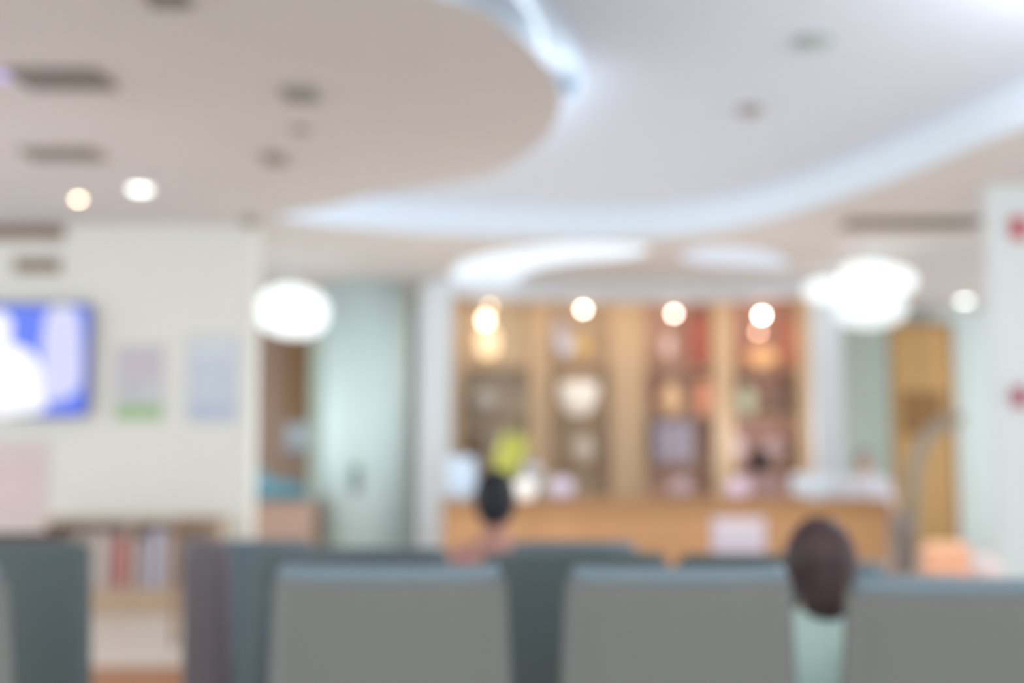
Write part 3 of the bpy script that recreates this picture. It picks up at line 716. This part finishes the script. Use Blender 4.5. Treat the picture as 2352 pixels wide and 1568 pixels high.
def person(x, y, zseat, zhead, facing, hair_c, shirt_c, trouser_c, label, lean=0.0, sc=1.0, hair_low=.0, bow=0.0, skin_c=(214, 170, 146), headw=.075, standing=False, shoulder=.17, nd_=.135, hf=.55, hn=-.55, hzo=.02, hoff=0.0):
    """seated figure: local +y is forwards; origin on the floor under the hips"""
    root = empty('person', (x, y, 0), label, 'person', facing)
    skin = mat('skin_%d' % skin_c[0], skin_c, .6); sh = mat('shirt_%d_%d' % (shirt_c[0], shirt_c[1]), shirt_c, .85, var=.05, scale=4)
    tr = mat('trousers_%d' % trouser_c[0], trouser_c, .85); hm = mat('hair_%d' % hair_c[0], hair_c, .55, var=.2, scale=10)
    hipz = zseat + .09
    hr = .115 * sc
    hc = Vector((lean, .02 + bow, zhead - hr))           # head centre
    neck = Vector((lean * .85, -.01 + bow * .6, hc.z - nd_ * sc)); chest = Vector((lean * .6, bow * .3, (hipz + neck.z) / 2 + .06)); pel = Vector((0, 0, hipz))
    S = shoulder
    def shl(s): return Vector((lean * .8 + s * S, bow * .4, neck.z - .07))
    def elb(s): return shl(s) + Vector((s * .05, .06, -.25 * sc))
    def wri(s): return elb(s) + Vector((-s * .06, .2 * sc, -.03))
    if standing: knee = lambda s: Vector((s * .09, .02, hipz * .52)); ank = lambda s: Vector((s * .09, 0, .08))
    else: knee = lambda s: Vector((s * .11, .42 * sc, zseat + .05)); ank = lambda s: Vector((s * .11, .44 * sc, .08))
    def torso(bm, g):
        for p, rx, ry, rz in ((pel, .165, .125, .13), ((pel + chest) / 2, .14, .11, .15), (chest, .155, .115, .17), (Vector((neck.x, neck.y, neck.z - .11)), .15, .095, .10)):
            ball(bm, p, rx * sc + g, ry * sc + g, rz * sc + g)
    bm = bmesh.new()
    torso(bm, 0)
    cap_chain(bm, [neck - Vector((0, 0, .09)), neck + Vector((0, .0, .04)), hc - Vector((0, .0, .03))], [.06, .048, .055])
    ball(bm, hc, headw, headw * 1.22, hr); ball(bm, hc + Vector((0, .025, -hr * .5)), headw * .78, headw * .85, hr * .5)
    ball(bm, hc + Vector((0, headw * 1.22, -.01)), .012, .02, .024)
    for s in (-1, 1):
        ball(bm, hc + Vector((s * headw, 0, -.01)), .012, .02, .03)
        cap_chain(bm, [shl(s), elb(s), wri(s)], [.05, .038, .027])
        pw = wri(s); fd = Vector((-s * .2, .97, -.1)).normalized()
        ball(bm, pw + fd * .05, .036, .045, .016)
        for k in range(4):
            o_ = Vector(((k - 1.5) * .018, 0, 0)); ln = (.062, .072, .068, .052)[k]
            cap_chain(bm, [pw + fd * .075 + o_, pw + fd * (.08 + ln * .55) + o_ * 1.15, pw + fd * (.08 + ln) + o_ * 1.15 - Vector((0, 0, .018))], [.0085, .008, .007], 8)
        cap_chain(bm, [pw + fd * .03 + Vector((-s * .03, 0, 0)), pw + fd * .065 + Vector((-s * .055, 0, -.005)), pw + fd * .095 + Vector((-s * .058, 0, -.012))], [.011, .009, .008], 8)
        cap_chain(bm, [pel + Vector((s * .08, .02, 0)), knee(s), ank(s)], [.085, .055, .036])
        cap_chain(bm, [ank(s) + Vector((0, -.03, -.045)), ank(s) + Vector((0, .14, -.052))], [.032, .026])
    remesh('body', bm, skin, root, .008, 2)
    # shirt with sleeves
    bm = bmesh.new(); torso(bm, .018)
    for s in (-1, 1): cap_chain(bm, [shl(s), elb(s) + (elb(s) - shl(s)) * .02], [.070, .056])
    cap_chain(bm, [neck - Vector((0, 0, .06)), neck - Vector((0, 0, .025))], [.075, .06])
    remesh('shirt', bm, sh, root, .011, 4)
    bm = bmesh.new()
    ball(bm, pel - Vector((0, 0, .02)), .19 * sc, .15 * sc, .11 * sc)
    for s in (-1, 1): cap_chain(bm, [pel + Vector((s * .08, .02, -.01)), knee(s), ank(s) + Vector((0, 0, .03))], [.10, .07, .052])
    remesh('trousers', bm, tr, root, .013, 3)
    bm = bmesh.new()
    for s in (-1, 1): cap_chain(bm, [ank(s) + Vector((0, -.03, -.042)), ank(s) + Vector((0, .15, -.05))], [.040, .034])
    for v in bm.verts: v.co.z = max(0, v.co.z)
    remesh('shoes', bm, mat('shoe_dark', (60, 56, 56), .5), root, .01, 1)
    # hair: shell over the back and top of the skull
    bm = bmesh.new()
    ball(bm, hc + Vector((0, -.022 + hoff, .012)), headw + .020, headw * 1.22 + .010, hr + .010)
    if hair_low: cap_chain(bm, [hc + Vector((0, -.05, -.02)), hc + Vector((0, -.055, -hair_low))], [headw * .95, headw * .88])
    # cut away the face
    geom = bm.verts[:] + bm.edges[:] + bm.faces[:]
    o = remesh('hair', bm, hm, root, .009, 3)
    bm = bmesh.new(); bm.from_mesh(o.data)
    pn = Vector((0, 1, hn)).normalized(); pc_ = hc + Vector((0, headw * hf, hzo))
    bmesh.ops.bisect_plane(bm, geom=bm.verts[:] + bm.edges[:] + bm.faces[:], plane_co=pc_, plane_no=pn, clear_outer=True)
    bmesh.ops.holes_fill(bm, edges=[e for e in bm.edges if e.is_boundary])
    bm.to_mesh(o.data); bm.free()
    bm = bmesh.new()
    for s in (-1, 1): ball(bm, hc + Vector((s * .03, headw * 1.12, .004)), .011, .008, .007)
    obj('eyes', bm, mat('eye_dark', (50, 40, 38), .3), root, smooth=True)
    bm = bmesh.new(); ball(bm, hc + Vector((0, headw * 1.17, -.055)), .022, .006, .006)
    obj('mouth', bm, mat('lips', (176, 104, 98), .5), root, smooth=True)
    return root
def zhead(py, Y): return P(1176, py, Y).z
# brown haired person in mint green in the nearest row
px1 = P(1884, 1300, 2.78).x
person(px1, 2.78, .46, zhead(1208, 2.76), 0, (66, 48, 52), (196, 226, 220), (80, 84, 96), 'seated person with brown hair and mint green top, seen from behind between two grey chairs', hair_low=.068, headw=.061, shoulder=.15, sc=.79, nd_=.125, lean=0)
# black haired person near the counter
px2 = P(1137, 1130, 4.95).x
person(px2, 4.95, .44, zhead(1088, 4.95), 0, (26, 28, 38), (206, 156, 146), (70, 74, 84), 'seated person with short black hair seen from behind, facing the reception counter', headw=.068, sc=.94, shoulder=.12, nd_=.175, hair_low=.04, bow=0, skin_c=(204, 150, 132))
st_ = empty('stool', (px2, 4.97, 0), 'low stool under the black haired person', 'stool')
obj('seat', L([(0, .40), (.19, .40), (.2, .43), (.18, .455), (0, .455)], n=28), teal2, st_)
for k in range(4):
    bm = bmesh.new(); aa = PI / 4 + k * PI / 2; tube(bm, [(.17 * math.cos(aa), .17 * math.sin(aa), 0), (.12 * math.cos(aa), .12 * math.sin(aa), .41)], .014); obj('leg', bm, frame, st_)
# receptionists behind the counter
def office_chair(x, y, lb):
    r = empty('office_chair', (x, y, 0), lb, 'chair')
    obj('seat', B(-.22, .22, -.2, .22, .46, .53), teal, r, bevel=.03); obj('backrest', B(-.19, .19, .22, .27, .56, .86), teal, r, bevel=.02)
    obj('column', L([(0, .06), (.025, .06), (.025, .46), (0, .46)], n=14), frame, r)
    bm = bmesh.new()
    for k in range(5): aa = k * 2 * PI / 5; tube(bm, [(0, 0, .07), (.27 * math.cos(aa), .27 * math.sin(aa), .03)], .018)
    obj('base', bm, frame, r)
px3 = P(1741, 1060, 13.5).x
person(px3, 13.5, .53, zhead(1032, 13.45), PI, (24, 20, 28), (196, 160, 158), (80, 70, 80), 'receptionist with dark hair and head bowed, in dusty pink, seated behind the counter', headw=.098, hair_low=.1, bow=.03, hf=1.5, hn=-2.6, hzo=-.10, hoff=.05)
office_chair(px3, 13.5, 'dark office chair under the dark haired receptionist')
px4 = P(2001, 1060, 13.5).x
person(px4, 13.45, .53, zhead(1036, 13.4), PI, (140, 136, 146), (240, 240, 252), (210, 210, 220), 'receptionist in white uniform with greyish hair, behind the right end of the counter', lean=.1, shoulder=.2, bow=0, sc=1.05, hf=.9, hn=-1.3)
office_chair(px4, 13.5, 'dark office chair under the receptionist in white')

# ------------------------------------------------------------------ lights
def area(name, loc, rot, sx, sy, e, c):
    l = bpy.data.lights.new(name, 'AREA'); l.shape = 'RECTANGLE'; l.size = sx; l.size_y = sy; l.energy = e; l.color = c
    o = bpy.data.objects.new(name, l); COL.objects.link(o); o.location = loc; o.rotation_euler = rot
    return o
def point(name, loc, e, c, r=.0):
    l = bpy.data.lights.new(name, 'POINT'); l.energy = e; l.color = c; l.shadow_soft_size = r
    o = bpy.data.objects.new(name, l); COL.objects.link(o); o.location = loc
    return o
area('frontal_fill', (0, 0.4, ZC - .02), (0, 0, 0), 6, 2.5, 50, (.96, .98, 1))  # unseen fill added overhead for broad frontal light
wl = bpy.data.worlds.new('world'); SC.world = wl; wl.use_nodes = True
wl.node_tree.nodes['Background'].inputs[0].default_value = (.93, .98, 1.03, 1); wl.node_tree.nodes['Background'].inputs[1].default_value = 2.05
# cove tube along the disc edge, hidden on top of the lip
for sel, zz, st_g, dx, lb in ((lambda p: p.y < 7.1, ZT + .05, 1.6, -.12, 'cove light tube in the trough above the near curved edge of the left ceiling'),
                          (lambda p: p.y >= 7.1, ZC + .06, 24, -.14, 'cove light tube lying along the far curved edge of the left ceiling')):
    pts = [Vector((p.x + dx, p.y - .05, zz)) for p in hole[3:nd] if sel(p)]
    cv = empty('cove_tube', pts[0], lb, 'ceiling light')
    bm = bmesh.new(); tube(bm, [p - pts[0] for p in pts], .02, 8); obj('tube', bm, glow('cove_tube_glow%d' % int(st_g), (225, 240, 255), st_g), cv)
    bm = bmesh.new()
    for p in pts[::4]: box(bm, -.015, .015, -.015, .015, -.05 if zz < ZT else -.03, -.015, M=Matrix.Translation(p - pts[0]))
    obj('clip', bm, mat('lamp_metal', (220, 224, 224), .4), cv)
# unseen fill lights added through the room, without fittings
for (x, y, e) in ((-3.4, 7.5, 24), (-1.1, 11.2, 14), (2.8, 14.2, 18), (0.4, 9.2, 14), (3.2, 16, 26), (-3.5, 14, 24), (2.6, 7.5, 16)):
    point('room_fill', (x, y, 1.5), e, (.96, .98, 1))
point('tray_lamp', (3.0, 5.3, ZT - .45), 80, (.9, .95, 1))
for x in (1121, 1340, 1548, 1752):
    q = P(x, 730, 14.6); point('spot_lamp', (q.x, 14.55, q.z - .15), 6, (1, .84, .66))
q = P(665, 800, 12.3); point('column_fill', (q.x + .5, 12.3, 1.4), 16, (.92, 1, 1))  # added fill low beside the oval lamp, brightens the round column
q = P(1400, 1000, 13.2)
for x, e in ((-.4, 9), (1.0, 11), (2.5, 22)): point('desk_lamp', (x, 11.3, 1.6), e, (1, .95, .9))  # added fill in front of the counter, no lamps stand there
